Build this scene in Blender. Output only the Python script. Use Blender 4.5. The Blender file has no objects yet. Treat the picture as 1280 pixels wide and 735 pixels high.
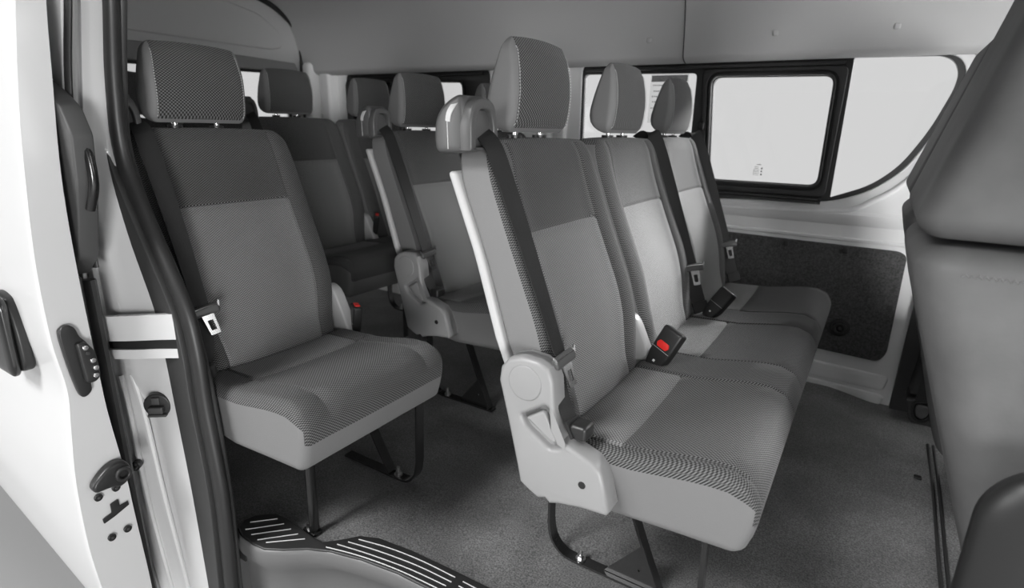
import bpy, bmesh, math, random
from mathutils import Vector, Matrix
random.seed(3)
C = bpy.context.scene.collection
sc = bpy.context.scene
PI = math.pi

# ------------------------------------------------------------------ materials
def nodes_of(m):
    m.use_nodes = True
    nt = m.node_tree
    b = nt.nodes['Principled BSDF']
    return nt, b

def mat(name, col, rough=.5, metal=0., coat=0., bump=0., bscale=200., spec=.5, var=0., vscale=8.):
    m = bpy.data.materials.new(name)
    nt, b = nodes_of(m)
    c = (col, col, col) if not isinstance(col, tuple) else col
    b.inputs['Base Color'].default_value = (*c, 1)
    b.inputs['Roughness'].default_value = rough
    b.inputs['Metallic'].default_value = metal
    b.inputs['Coat Weight'].default_value = coat
    b.inputs['Coat Roughness'].default_value = .08
    b.inputs['Specular IOR Level'].default_value = spec
    tc = nt.nodes.new('ShaderNodeTexCoord')
    if bump:
        n = nt.nodes.new('ShaderNodeTexNoise'); n.inputs['Scale'].default_value = bscale
        n.inputs['Detail'].default_value = 3
        nt.links.new(tc.outputs['Object'], n.inputs['Vector'])
        bp = nt.nodes.new('ShaderNodeBump'); bp.inputs['Strength'].default_value = bump
        bp.inputs['Distance'].default_value = .002
        nt.links.new(n.outputs['Fac'], bp.inputs['Height'])
        nt.links.new(bp.outputs['Normal'], b.inputs['Normal'])
    if var:
        n = nt.nodes.new('ShaderNodeTexNoise'); n.inputs['Scale'].default_value = vscale
        n.inputs['Detail'].default_value = 5
        nt.links.new(tc.outputs['Object'], n.inputs['Vector'])
        r = nt.nodes.new('ShaderNodeMapRange')
        r.inputs['From Min'].default_value = .3; r.inputs['From Max'].default_value = .7
        r.inputs['To Min'].default_value = 1 - var; r.inputs['To Max'].default_value = 1 + var
        nt.links.new(n.outputs['Fac'], r.inputs['Value'])
        v = nt.nodes.new('ShaderNodeVectorMath'); v.operation = 'SCALE'
        v.inputs[0].default_value = c
        nt.links.new(r.outputs['Result'], v.inputs['Scale'])
        nt.links.new(v.outputs['Vector'], b.inputs['Base Color'])
    return m

def weave(name, lo, hi, p=.0085, rough=.75, strength=.5):
    """woven seat cloth: staggered light threads on a darker ground"""
    m = bpy.data.materials.new(name)
    nt, b = nodes_of(m)
    b.inputs['Roughness'].default_value = rough
    b.inputs['Specular IOR Level'].default_value = .25
    b.inputs['Sheen Weight'].default_value = .12
    b.inputs['Sheen Roughness'].default_value = .4
    tc = nt.nodes.new('ShaderNodeTexCoord')
    sp = nt.nodes.new('ShaderNodeSeparateXYZ')
    nt.links.new(tc.outputs['Object'], sp.inputs[0])
    def M(op, a, c=None, v=None):
        n = nt.nodes.new('ShaderNodeMath'); n.operation = op
        nt.links.new(a, n.inputs[0])
        if c is not None: nt.links.new(c, n.inputs[1])
        if v is not None: n.inputs[1].default_value = v
        return n.outputs[0]
    t = M('SUBTRACT', sp.outputs['Z'], sp.outputs['X'])
    s1 = M('SINE', M('MULTIPLY', sp.outputs['Y'], v=2 * PI / p))
    s2 = M('SINE', M('MULTIPLY', t, v=2 * PI / (p * .8)))
    pr = M('MULTIPLY', s1, s2)
    mr = nt.nodes.new('ShaderNodeMapRange')
    mr.inputs['From Min'].default_value = -.45; mr.inputs['From Max'].default_value = .6
    nt.links.new(pr, mr.inputs['Value'])
    mx = nt.nodes.new('ShaderNodeMix'); mx.data_type = 'RGBA'
    mx.inputs[6].default_value = (lo, lo, lo, 1); mx.inputs[7].default_value = (hi, hi, hi, 1)
    nt.links.new(mr.outputs[0], mx.inputs[0])
    nt.links.new(mx.outputs[2], b.inputs['Base Color'])
    bp = nt.nodes.new('ShaderNodeBump'); bp.inputs['Strength'].default_value = strength
    bp.inputs['Distance'].default_value = .0015
    nt.links.new(mr.outputs[0], bp.inputs['Height'])
    nt.links.new(bp.outputs['Normal'], b.inputs['Normal'])
    return m

WHITE = mat('white_body_paint', .63, .28, coat=.5)
WHITE_IN = mat('white_inner_paint', .9, .35, coat=.3)
JAMB = mat('jamb_paint', .62, .3, coat=.4)
CLOTH = weave('dark_seat_cloth', .018, .165)
PANEL = weave('grey_seat_cloth', .08, .34)
VINYL = mat('seat_side_vinyl', .17, .55, bump=.25, bscale=500, spec=.35)
BACKP = mat('light_back_plastic', .46, .4, spec=.4)
COVERP = mat('grey_cover_plastic', .27, .38, bump=.1, bscale=600)
HOODP = mat('guide_hood_plastic', .075, .35)
STRIP = mat('light_trim_plastic', .55, .35)
BLACKP = mat('black_plastic', .018, .38)
BLACKM = mat('black_painted_steel', .012, .22, coat=.4)
DARKTRIM = mat('dark_trim_plastic', .04, .45, bump=.1, bscale=400)
RUBBER = mat('black_rubber', .022, .42)
RUBBER2 = mat('grey_rubber_trim', .045, .45)
WEB = mat('belt_webbing', .018, .55, bump=.4, bscale=900, spec=.4)
CHROME = mat('bright_steel', .7, .2, metal=1)
STEEL = mat('zinc_bolt', .55, .3, metal=1)
RED = mat('red_button', (.75, .025, .02), .35)
DOT = mat('white_mark', .85, .5)
FELT = mat('dark_felt_board', .095, .95, bump=.8, bscale=300, spec=.1, var=.35, vscale=160)
HEADL = mat('headliner_cloth', .55, .85, bump=.2, bscale=600, spec=.2)
FRONTSEAT = mat('front_seat_vinyl', .105, .6, bump=.1, bscale=200, spec=.3, var=.12, vscale=12)
STITCH = mat('pale_stitching', .42, .7)
GREYP = mat('step_grey_plastic', .13, .42)
STEPD = mat('step_tread_plastic', .025, .45)
WRUB = mat('window_frame_rubber', .042, .36)
GROUND = mat('studio_ground', .30, .7)
DOORTRIM = mat('door_trim_plastic', .07, .5)

def floor_mat():
    m = bpy.data.materials.new('vinyl_floor_covering')
    nt, b = nodes_of(m)
    tc = nt.nodes.new('ShaderNodeTexCoord')
    n1 = nt.nodes.new('ShaderNodeTexNoise'); n1.inputs['Scale'].default_value = 260; n1.inputs['Detail'].default_value = 4
    n2 = nt.nodes.new('ShaderNodeTexNoise'); n2.inputs['Scale'].default_value = 5; n2.inputs['Detail'].default_value = 6
    for n in (n1, n2): nt.links.new(tc.outputs['Object'], n.inputs['Vector'])
    r = nt.nodes.new('ShaderNodeValToRGB')
    r.color_ramp.elements[0].position = .35; r.color_ramp.elements[0].color = (.075, .075, .075, 1)
    r.color_ramp.elements[1].position = .72; r.color_ramp.elements[1].color = (.25, .25, .25, 1)
    nt.links.new(n1.outputs['Fac'], r.inputs['Fac'])
    v = nt.nodes.new('ShaderNodeVectorMath'); v.operation = 'SCALE'
    mr = nt.nodes.new('ShaderNodeMapRange')
    mr.inputs['From Min'].default_value = .3; mr.inputs['From Max'].default_value = .7
    mr.inputs['To Min'].default_value = .75; mr.inputs['To Max'].default_value = 1.35
    nt.links.new(n2.outputs['Fac'], mr.inputs['Value'])
    nt.links.new(r.outputs['Color'], v.inputs[0]); nt.links.new(mr.outputs[0], v.inputs['Scale'])
    nt.links.new(v.outputs['Vector'], b.inputs['Base Color'])
    b.inputs['Roughness'].default_value = .42
    b.inputs['Specular IOR Level'].default_value = .6
    bp = nt.nodes.new('ShaderNodeBump'); bp.inputs['Strength'].default_value = .55; bp.inputs['Distance'].default_value = .002
    nt.links.new(n1.outputs['Fac'], bp.inputs['Height'])
    nt.links.new(bp.outputs['Normal'], b.inputs['Normal'])
    return m
FLOOR = floor_mat()

def glass_mat(name, tint=.96):
    m = bpy.data.materials.new(name)
    m.use_nodes = True
    nt = m.node_tree; nt.nodes.clear()
    o = nt.nodes.new('ShaderNodeOutputMaterial')
    t = nt.nodes.new('ShaderNodeBsdfTransparent'); t.inputs[0].default_value = (tint, tint, tint, 1)
    g = nt.nodes.new('ShaderNodeBsdfGlossy'); g.inputs['Roughness'].default_value = .02
    f = nt.nodes.new('ShaderNodeFresnel'); f.inputs['IOR'].default_value = 1.45
    mx = nt.nodes.new('ShaderNodeMixShader')
    nt.links.new(f.outputs[0], mx.inputs[0]); nt.links.new(t.outputs[0], mx.inputs[1]); nt.links.new(g.outputs[0], mx.inputs[2])
    nt.links.new(mx.outputs[0], o.inputs[0])
    return m
GLASS = glass_mat('window_glass')
TINT = glass_mat('tinted_glass', .45)

# ------------------------------------------------------------------ mesh tools
def smooth01(x, a, b):
    t = min(1, max(0, (x - a) / (b - a))); return t * t * (3 - 2 * t)
def lerp(a, b, t): return a + (b - a) * t
def interp(x, pts):
    if x <= pts[0][0]: return pts[0][1]
    for (x0, y0), (x1, y1) in zip(pts, pts[1:]):
        if x <= x1: return lerp(y0, y1, (x - x0) / (x1 - x0))
    return pts[-1][1]

class MB:
    """collects shapes and links them as one mesh object"""
    def __init__(s): s.v = []; s.f = []; s.m = []
    def add(s, vs, fs, mi=0):
        o = len(s.v); s.v += [tuple(v) for v in vs]
        for k, f in enumerate(fs):
            s.f.append([i + o for i in f]); s.m.append(mi[k] if isinstance(mi, list) else mi)
    def rbox(s, c, h, r, fn=None, mf=0, seg=4, n=(1, 1, 1), ext=((), (), ())):
        r = [min(a, b * .999) for a, b in zip((r, r, r) if not isinstance(r, tuple) else r, h)]
        ax = []
        for k in range(3):
            H, R = h[k], r[k]
            L = [-(H - R) - R * math.tan(math.radians(45 * i / seg)) for i in range(seg, 0, -1)]
            inner = [lerp(-(H - R), H - R, i / n[k]) for i in range(n[k] + 1)]
            inner = [q for q in inner if all(abs(q - e) > .0015 for e in ext[k])] + [e for e in ext[k] if abs(e) < H - R]
            L = L + sorted(inner) + [-q for q in reversed(L)]
            ax.append(L)
        vi = {}; vs = []; fs = []; ms = []
        def V(p):
            k = tuple(round(q, 6) for q in p)
            if k not in vi:
                inn = [max(-(h[i] - r[i]), min(h[i] - r[i], p[i])) for i in range(3)]
                d = [(p[i] - inn[i]) / r[i] for i in range(3)]
                l = math.sqrt(sum(q * q for q in d)) or 1
                q = [inn[i] + d[i] / l * r[i] for i in range(3)]
                q = [q[i] + c[i] for i in range(3)]
                if fn: q = fn(*q)
                vi[k] = len(vs); vs.append(q)
            return vi[k]
        for k in range(3):
            a, b = (k + 1) % 3, (k + 2) % 3
            for sg in (-1, 1):
                for i in range(len(ax[a]) - 1):
                    for j in range(len(ax[b]) - 1):
                        def P(x, y):
                            p = [0, 0, 0]; p[k] = sg * h[k]; p[a] = x; p[b] = y; return p
                        q = [P(ax[a][i], ax[b][j]), P(ax[a][i + 1], ax[b][j]), P(ax[a][i + 1], ax[b][j + 1]), P(ax[a][i], ax[b][j + 1])]
                        if sg < 0: q.reverse()
                        fs.append([V(p) for p in q])
                        if callable(mf):
                            cc = [sum(p[t] for p in q) / 4 for t in range(3)]
                            ms.append(mf(*cc, k, sg))
                        else: ms.append(mf)
        s.add(vs, fs, ms)
        return s
    def box(s, lo, hi, mi=0, r=.002):
        c = [(a + b) / 2 for a, b in zip(lo, hi)]; h = [abs(b - a) / 2 for a, b in zip(lo, hi)]
        return s.rbox(c, h, min([r] + [x * .9 for x in h]), mf=mi, seg=2)
    def sweep(s, pts, sec, wd=None, mi=0, caps=True, closed=False, scale=None):
        """sec: list of (a,b) offsets along width dir w and normal n"""
        pts = [Vector(p) for p in pts]; N = len(pts); rings = []
        pw = None
        for i, p in enumerate(pts):
            if closed: t = pts[(i + 1) % N] - pts[i - 1]
            else: t = pts[min(i + 1, N - 1)] - pts[max(i - 1, 0)]
            t.normalize()
            if wd is not None: w = Vector(wd[i] if isinstance(wd, list) else wd)
            else: w = pw if pw is not None else (Vector((0, 0, 1)) if abs(t.z) < .9 else Vector((1, 0, 0)))
            w = w - t * w.dot(t); w.normalize(); pw = w
            n = t.cross(w)
            k = scale[i] if scale else 1
            rings.append([p + w * a * k + n * b * k for a, b in sec])
        m = len(sec); vs = [q for r in rings for q in r]; fs = []
        for i in range(N if closed else N - 1):
            for j in range(m):
                a = i * m + j; b = i * m + (j + 1) % m; c = ((i + 1) % N) * m + (j + 1) % m; d = ((i + 1) % N) * m + j
                fs.append([a, b, c, d])
        if caps and not closed:
            fs.append(list(range(m))[::-1]); fs.append([(N - 1) * m + j for j in range(m)])
        s.add(vs, fs, mi); return s
    def tube(s, pts, r, mi=0, seg=12, closed=False, ry=None, wd=None, scale=None):
        ry = ry or r
        sec = [(r * math.cos(2 * PI * k / seg), ry * math.sin(2 * PI * k / seg)) for k in range(seg)]
        return s.sweep(pts, sec, wd, mi, closed=closed, scale=scale)
    def ribbon(s, pts, w, t, wd, mi=0, scale=None):
        a, b = w / 2, t / 2
        return s.sweep(pts, [(-a, -b), (a, -b), (a, b), (-a, b)], wd, mi, scale=scale)
    def plate(s, outer, holes, plane, c0, c1, mi=0, bev=0., fn=None):
        """flat polygon with holes; plane 'xz' -> y from c0 to c1, 'yz' -> x, 'xy' -> z"""
        cu = bpy.data.curves.new('tmp', 'CURVE'); cu.dimensions = '2D'; cu.fill_mode = 'BOTH'
        cu.extrude = max(abs(c1 - c0) / 2 - bev, .0002)
        if bev: cu.bevel_depth = bev; cu.bevel_resolution = 2; cu.offset = -bev
        for pl in [outer] + list(holes):
            sp = cu.splines.new('POLY'); sp.points.add(len(pl) - 1); sp.use_cyclic_u = True
            for k, (a, b) in enumerate(pl): sp.points[k].co = (a, b, 0, 1)
        ob = bpy.data.objects.new('tmp', cu); C.objects.link(ob)
        dg = bpy.context.evaluated_depsgraph_get(); dg.update()
        me = bpy.data.meshes.new_from_object(ob.evaluated_get(dg))
        mid = (c0 + c1) / 2
        vs = []
        for v in me.vertices:
            a, b, c = v.co
            q = {'xz': (a, mid - c, b), 'yz': (mid + c, a, b), 'xy': (a, b, mid + c)}[plane]
            vs.append(fn(*q) if fn else q)
        s.add(vs, [list(p.vertices) for p in me.polygons], mi)
        bpy.data.objects.remove(ob); bpy.data.curves.remove(cu); bpy.data.meshes.remove(me)
        return s
    def build(s, name, mats, parent=None, origin=None, sharp=40, weld=True, subs=0):
        if origin is None: origin = parent['_o'] if parent is not None and '_o' in parent else (0, 0, 0)
        o = Vector(origin)
        me = bpy.data.meshes.new(name)
        me.from_pydata([Vector(v) - o for v in s.v], [], s.f)
        mats = mats if isinstance(mats, (list, tuple)) else [mats]
        for m in mats: me.materials.append(m)
        for p, i in zip(me.polygons, s.m): p.material_index = min(i, len(mats) - 1)
        bm = bmesh.new(); bm.from_mesh(me)
        if weld: bmesh.ops.remove_doubles(bm, verts=bm.verts, dist=.00005)
        bmesh.ops.recalc_face_normals(bm, faces=bm.faces)
        bm.to_mesh(me); bm.free()
        for p in me.polygons: p.use_smooth = True
        me.set_sharp_from_angle(angle=math.radians(sharp))
        ob = bpy.data.objects.new(name, me); C.objects.link(ob)
        if parent is not None:
            ob.parent = parent; ob['_o'] = tuple(o)
        else:
            ob.location = o; ob['_o'] = tuple(o)
        return ob

def cr(pts, n=6, closed=False):
    """Catmull-Rom through points of any dimension"""
    P = [tuple(p) for p in pts]; N = len(P); out = []
    rng = range(N if closed else N - 1)
    for i in rng:
        if closed: a, b, c, d = P[i - 1], P[i], P[(i + 1) % N], P[(i + 2) % N]
        else: a, b, c, d = P[max(i - 1, 0)], P[i], P[i + 1], P[min(i + 2, N - 1)]
        for k in range(n):
            t = k / n
            out.append(tuple(.5 * (2 * b[j] + (c[j] - a[j]) * t + (2 * a[j] - 5 * b[j] + 4 * c[j] - d[j]) * t * t + (3 * b[j] - a[j] - 3 * c[j] + d[j]) * t ** 3) for j in range(len(b))))
    if not closed: out.append(P[-1])
    return out

def fil(pts, r, n=5):
    """polygon with filleted corners"""
    out = []; N = len(pts)
    for i in range(N):
        p = Vector((*pts[i], 0)); a = Vector((*pts[i - 1], 0)); b = Vector((*pts[(i + 1) % N], 0))
        u = a - p; w = b - p; rr = min(r[i] if isinstance(r, (list, tuple)) else r, u.length * .45, w.length * .45)
        if rr < 1e-4: out.append((p.x, p.y)); continue
        q0 = p + u.normalized() * rr; q1 = p + w.normalized() * rr
        for k in range(n + 1):
            t = k / n
            q = q0 * (1 - t) ** 2 + p * 2 * t * (1 - t) + q1 * t * t
            out.append((q.x, q.y))
    return out

def circ(cx, cy, r, n=20): return [(cx + r * math.cos(2 * PI * k / n), cy + r * math.sin(2 * PI * k / n)) for k in range(n)]

def thing(name, label, cat, loc, group=None, design=None):
    o = bpy.data.objects.new(name, None); C.objects.link(o)
    o.empty_display_size = .1
    o.location = loc; o['label'] = label; o['category'] = cat
    if group: o['group'] = group
    o['_o'] = tuple(design if design is not None else loc)
    return o
def tag(o, label, cat, group=None):
    o['label'] = label; o['category'] = cat
    if group: o['group'] = group
    return o
def struct(o): o['kind'] = 'structure'; return o

# ------------------------------------------------------------------ passenger seats
# every row is drawn in the frame of the front row: near side of the row at Y0, rearward = -x
Y0 = .925
def rear_x(z): return interp(z, [(.40, -.530), (.54, -.575), (.60, -.603), (.775, -.660), (.935, -.726), (1.02, -.738)])
def front_x(z): return interp(z, [(.40, -.455), (.50, -.470), (.58, -.487), (.65, -.508), (.80, -.574), (.92, -.622), (1.02, -.660)])

def make_backrest(root, yc, hw):
    b = MB()
    hv = hw - .01
    sx = .165
    def fn(u, v, w):
        v0 = v; s = (u + .07) / .14; z = w + .70
        x = lerp(rear_x(z), front_x(z), s)
        sm = smooth01(s, .55, .95)
        rec = .020 * (1 - smooth01(abs(v), .125, .2)) * smooth01(z, .42, .5) * (1 - .55 * smooth01(z, .86, .99))
        x -= rec * sm
        # seams
        if s > .9:
            if abs(abs(v) - sx) < .0025: x -= .004
            if abs(w - .115) < .0025 and abs(v) < sx + .001: x -= .004
        k = 1 - .13 * (1 - smooth01(z, .44, .60)) + .0 * s
        k -= .04 * smooth01(z, .9, 1.0)
        v = v * k
        z += .006 * (1 - (v0 / hv) ** 2) * smooth01(z, .9, 1.0)
        return (x, yc + v, z)
    def mf(u, v, w, k, sg):
        if u > .035 and abs(v) < sx and w < .115: return 1
        if k == 2 and sg > 0: return 0 if u > -.03 else 2
        if k == 1: return 2 if u < .045 else 0
        if k == 0: return 0 if sg > 0 else 2
        return 2
    b.rbox((0, 0, 0), (.07, hv, .30), (.028, .045, .045), fn, mf, seg=5, n=(2, 14, 16),
           ext=((.045,), (-sx - .006, -sx - .002, -sx, -sx + .002, -sx + .006, sx - .006, sx - .002, sx, sx + .002, sx + .006), (.109, .113, .115, .117, .121)))
    o = b.build('backrest', [CLOTH, PANEL, VINYL], root, sharp=60)
    # rear panel of lighter plastic wrapping the back of the backrest
    p = MB()
    def fn2(u, v, w):
        z = w + .715
        return (rear_x(z) - .004 + u, yc + v, z)
    p.rbox((0, 0, 0), (.011, hv + .006, .225), .009, fn2, 0, seg=3, n=(1, 6, 12))
    p.build('back_panel', BACKP, o)
    return o

def make_headrest(root, yc, lo=0.):
    yc -= .025
    b = MB()
    def xr(z): return interp(z, [(1.018, -.672), (1.024, -.688), (1.034, -.700), (1.048, -.709), (1.064, -.713), (1.082, -.712), (1.12, -.702), (1.16, -.690), (1.19, -.680), (1.207, -.668)])
    def xf(z): return interp(z, [(1.018, -.642), (1.03, -.634), (1.06, -.628), (1.1, -.625), (1.14, -.628), (1.18, -.636), (1.207, -.646)])
    def fn(u, v, w):
        s = (u + .04) / .08; z = w + 1.113
        x = lerp(xr(z), xf(z), s)
        x += (-.008 * (v / .125) ** 2) * s - .012
        kk = 1 - .05 * smooth01(w, 0, .09)
        z2 = z - .006 * (v / .125) ** 2 * smooth01(w, 0, .09)
        return (x, yc + v * kk, z2 + lo)
    def mf(u, v, w, k, sg):
        if abs(v) > .112: return 1
        if k == 0: return 0 if sg > 0 else 1
        if k == 2: return 0 if (sg > 0 and u > -.02) else 1
        return 1
    b.rbox((0, 0, 0), (.04, .128, .095), (.022, .022, .03), fn, mf, seg=5, n=(2, 10, 8))
    h = b.build('headrest', [CLOTH, VINYL], root, sharp=70)
    for sg in (-1, 1):
        st = MB(); pts = []
        for k in range(26):
            w = lerp(-.082, .078, k / 25)
            q = fn(.0405 - (.008 if k in (0, 25) else 0), sg * .1125, w)
            pts.append((q[0] + .0008, q[1], q[2]))
        # short separate stitches run down the seam
        for k in range(0, 25):
            a, c = Vector(pts[k]), Vector(pts[k + 1])
            st.tube([a + (c - a) * .15, a + (c - a) * .8], .0011, seg=5)
        st.build('stitching', STITCH, h)
    for sg in (-1, 1):
        pm = MB(); y = yc + sg * .055
        pm.tube([(-.690, y, .965), (-.688, y, 1.04 + lo)], .006, seg=12)
        po = pm.build('headrest_post', CHROME, root)
        sl = MB(); sl.tube([(-.690, y, .995), (-.690, y, 1.012)], .017, seg=16)
        sl.build('post_sleeve', BLACKP, po)
    return h

def make_hood(root, y):
    """belt guide on the shoulder of the backrest; y = near face"""
    g = MB()
    # solid body of the hood
    g.plate(cr([(-.744, .982), (-.747, 1.03), (-.732, 1.060), (-.704, 1.080), (-.684, 1.082), (-.676, 1.05), (-.676, .99), (-.684, .980), (-.715, .977)], 5, True), [], 'xz', y - .004, y + .082, 0, .009)
    # framed mouth the belt runs out of
    fo = cr([(y - .003, .984), (y - .003, 1.04), (y + .010, 1.072), (y + .040, 1.080), (y + .072, 1.070), (y + .086, 1.035), (y + .088, .984)], 6)
    fi = cr([(y + .015, .990), (y + .016, 1.035), (y + .026, 1.056), (y + .042, 1.060), (y + .062, 1.054), (y + .072, 1.03), (y + .073, .990)], 6)
    g.plate(fo, [fi], 'yz', -.690, -.658, 0, .004)
    g.plate([(y + .013, 1.004), (y + .015, 1.058), (y + .072, 1.058), (y + .074, 1.004)], [], 'yz', -.688, -.670, 0, .001)
    g.plate([(y + .013, .985), (y + .013, 1.006), (y + .074, 1.006), (y + .074, .985)], [], 'yz', -.688, -.676, 1, .001)
    o = g.build('belt_guide', [HOODP, BLACKP], root)
    s = MB()
    s.ribbon(cr([(-.712, y - .0035, 1.036), (-.709, y - .0042, 1.050), (-.700, y - .003, 1.064), (-.688, y + .002, 1.076)], 6), .011, .004, (1, 0, .2))
    s.ribbon([(-.714, y - .0042, 1.036), (-.712, y - .0042, .985)], .0015, .001, (1, 0, 0))
    s.build('guide_strip', STRIP, o)
    return o

def make_belt(root, path, tongue_at, w=.048, wds=None, lower=None, ang=0.):
    """path: list of points from the guide to the tongue; lower: on down to the anchor"""
    full = cr(path, 6)
    m = MB()
    wl = Vector((math.sin(ang), math.cos(ang), 0)); w0 = Vector(wds or wl)
    wd = [w0.lerp(wl, i / (len(full) - 1)) for i in range(len(full))]
    sc_ = [1 - .18 * smooth01(i / len(full), .6, 1) for i in range(len(full))]
    m.ribbon(full, w, .0022, wd, scale=sc_)
    if lower:
        lw = cr(lower, 6)
        m.ribbon([(p[0] - .003, p[1], p[2]) for p in lw], w, .0022, [wl] * len(lw))
        e = lw[-1]; f = lw[-3]
        d = (Vector(f) - Vector(e)).normalized() * .035
        m.ribbon([tuple(Vector(e)), tuple(Vector(e) + d)], w * 1.04, .007, wl)
    b = m.build('seat_belt', WEB, root)
    # tongue: plastic slot bar + chrome latch blade with window
    tx, ty, tz = tongue_at
    t = MB()
    def tf(x, y, z):   # slight tilt of the hanging tongue
        dz = z; dy = y
        a = math.radians(12); y *= 1.12; z *= 1.25; dy = y; dz = z
        px, py = x - .25 * dz, dy * math.cos(a) - dz * math.sin(a)
        return (tx + px * math.cos(ang) + py * math.sin(ang), ty - px * math.sin(ang) + py * math.cos(ang), tz + dy * math.sin(a) * .6 + dz)
    t.rbox((0, 0, 0), (.007, .031, .0095), .0065, lambda x, y, z: tf(x, y, z), 0, seg=3)
    tb = t.build('tongue_grip', HOODP, b)
    c = MB()
    c.plate(fil([(-.013, -.004), (.013, -.004), (.0105, -.045), (-.0105, -.045)], .002), [fil([(-.006, -.018), (.006, -.018), (.0055, -.037), (-.0055, -.037)], .001)], 'yz', .001, .0045, 0, 0,
            fn=lambda x, y, z: tf(x, y, z))
    c.plate([(-.03, .002), (-.034, .012), (-.031, .014), (-.026, .005)], [], 'yz', .003, .006, 0, 0, fn=lambda x, y, z: tf(x, y, z))
    c.plate([(.03, .002), (.034, .012), (.031, .014), (.026, .005)], [], 'yz', .003, .006, 0, 0, fn=lambda x, y, z: tf(x, y, z))
    c.ribbon([tf(.006, -.028, .006), tf(.0068, 0, .0075), tf(.006, .028, .006)], .0022, .001, (0, 0, 1))
    c.build('latch_blade', CHROME, b)
    return b

def make_buckle(root, base, d, wdir, size=1., red=True):
    """base point, d = direction of the length, wdir = width direction"""
    B = Vector(base); d = Vector(d).normalized(); w = Vector(wdir); w = (w - d * w.dot(d)).normalized(); n = w.cross(d)
    def T(a, b_, c): return tuple(B + w * a * size + d * b_ * size + n * c * size)
    m = MB()
    def f1(x, y, z):
        k = lerp(.72, 1.0, smooth01(y, .0, .045))
        return T(x * k, y, z * lerp(.8, 1, smooth01(y, 0, .05)))
    m.rbox((0, .052, 0), (.026, .052, .014), .007, f1, 0, seg=4, n=(2, 6, 1))
    o = m.build('buckle', BLACKP, root)
    s = MB(); s.ribbon([T(0, -.045, 0), T(0, -.01, 0), T(0, .012, 0)], .03 * size, .008, tuple(w)); s.build('buckle_stalk', WEB, o)
    r = MB()
    if red == 'top':
        r.rbox((0, .1035, 0), (.015, .003, .008), .002, lambda x, y, z: T(x, y, z), 0, seg=2); r.build('release_button', RED, o)
    elif red:
        r.plate(fil([(-.0165, .062), (-.012, .054), (.012, .054), (.0165, .062), (.012, .070), (-.012, .070)], .002), [], 'xy', .012, .0165, 0, .001, fn=lambda x, y, z: T(x, y, z))
        r.build('release_button', RED, o)
    e = MB()
    for yy in (.050,):
        e.tube([T(-.0235, yy, .0137 if yy < .1 else .010), T(.0235, yy, .0137 if yy < .1 else .010)], .0006, seg=6)
    e.build('buckle_edge', STRIP, o)
    q = MB(); q.rbox((0, .022, .0125), (.0028, .0028, .002), .0015, lambda x, y, z: T(x, y, z), 0, seg=2)
    q.build('indicator_dot', DOT, o)
    return o

def make_cover(root, y, side=-1):
    """plastic recliner cover on the near side of a row"""
    out = [(-.578, .540), (-.574, .570), (-.556, .592), (-.528, .602), (-.490, .601), (-.467, .590), (-.456, .565), (-.452, .527), (-.445, .470), (-.432, .448), (-.407, .439), (-.365, .425), (-.347, .410), (-.338, .385), (-.324, .332), (-.330, .322), (-.380, .318), (-.43, .308), (-.452, .300), (-.462, .309), (-.478, .302), (-.500, .312), (-.522, .325), (-.530, .36), (-.553, .45)]
    m = MB()
    m.plate(out, [fil([(-.524, .478), (-.470, .514), (-.462, .506), (-.430, .444), (-.434, .432), (-.458, .424), (-.510, .455)], .006)], 'xz', y - .036, y + .012, 0, .009)
    m.plate(out, [], 'xz', y - .018, y + .012, 0, .002)
    # raised round boss over the hinge
    m.plate(circ(-.516, .550, .037, 28), [], 'xz', y - .0385, y - .03, 0, .003)
    o = m.build('side_cover', COVERP, root, sharp=35)
    l = MB()
    l.plate(fil([(-.514, .473), (-.478, .498), (-.471, .494), (-.445, .442), (-.450, .436), (-.462, .440)], .005), [], 'xz', y - .031, y - .015, 0, .004)
    l.build('recline_lever', COVERP, o)
    s = MB(); s.plate(circ(-.382, .372, .0075, 16), [], 'xz', y - .0375, y - .032, 0, .0005); s.build('screw_hole', BLACKP, o)
    return o

def make_uleg(root, y, mirror=False, gusset=True, brace=None):
    """flat steel strap: upright, bend, base, and a slanting brace with gusset"""
    f = (lambda x: x) if not mirror else (lambda x: -.70 - x)
    w, t = .030, .006
    pts = [(-.553, .325), (-.551, .20), (-.549, .09), (-.540, .045), (-.515, .015), (-.480, .006), (-.38, .0055), (-.245, .0055)]
    p3 = [(f(x) , y, z) for x, z in cr(pts[:2], 2) + cr(pts[2:], 5)]
    m = MB(); m.ribbon(p3, w, t, (0, 1, 0))
    lg = m.build('leg', BLACKM, root)
    m = MB(); m.ribbon([(q[0], y, q[1]) for q in (brace or [(f(-.262), .012), (f(-.30), .10), (f(-.392), .325)])], w, t, (0, 1, 0))
    br = m.build('leg_brace', BLACKM, root)
    if gusset:
        g = MB(); g.plate([(f(-.40), .010), (f(-.275), .010), (f(-.308), .125)], [circ(f(-.315), .05, .004, 10)], 'xz', y - .002, y + .002)
        g.build('gusset', BLACKM, br)
    k = MB()
    k.tube([(f(-.463), y, .008), (f(-.463), y, .013)], .0125, seg=16)
    k.tube([(f(-.463), y, .013), (f(-.463), y, .022)], .0085, seg=6)
    k.tube([(f(-.463), y, .022), (f(-.463), y, .036)], .005, seg=10)
    k.build('floor_bolt', STEEL, lg)
    return lg

def make_pole(root, x, y, dx=0.):
    m = MB(); m.tube([(x + dx, y, .33), (x, y, .03), (x, y, .004)], .011, seg=14, ry=.014)
    m.plate(fil([(x - .032, y - .014), (x + .016, y - .014), (x + .016, y + .014), (x - .032, y + .014)], .008), [], 'xy', .001, .009, 0, .001)
    o = m.build('front_leg', BLACKM, root)
    k = MB(); k.tube([(x - .022, y, .008), (x - .022, y, .024)], .007, seg=8); k.build('floor_bolt', STEEL, o)

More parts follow.
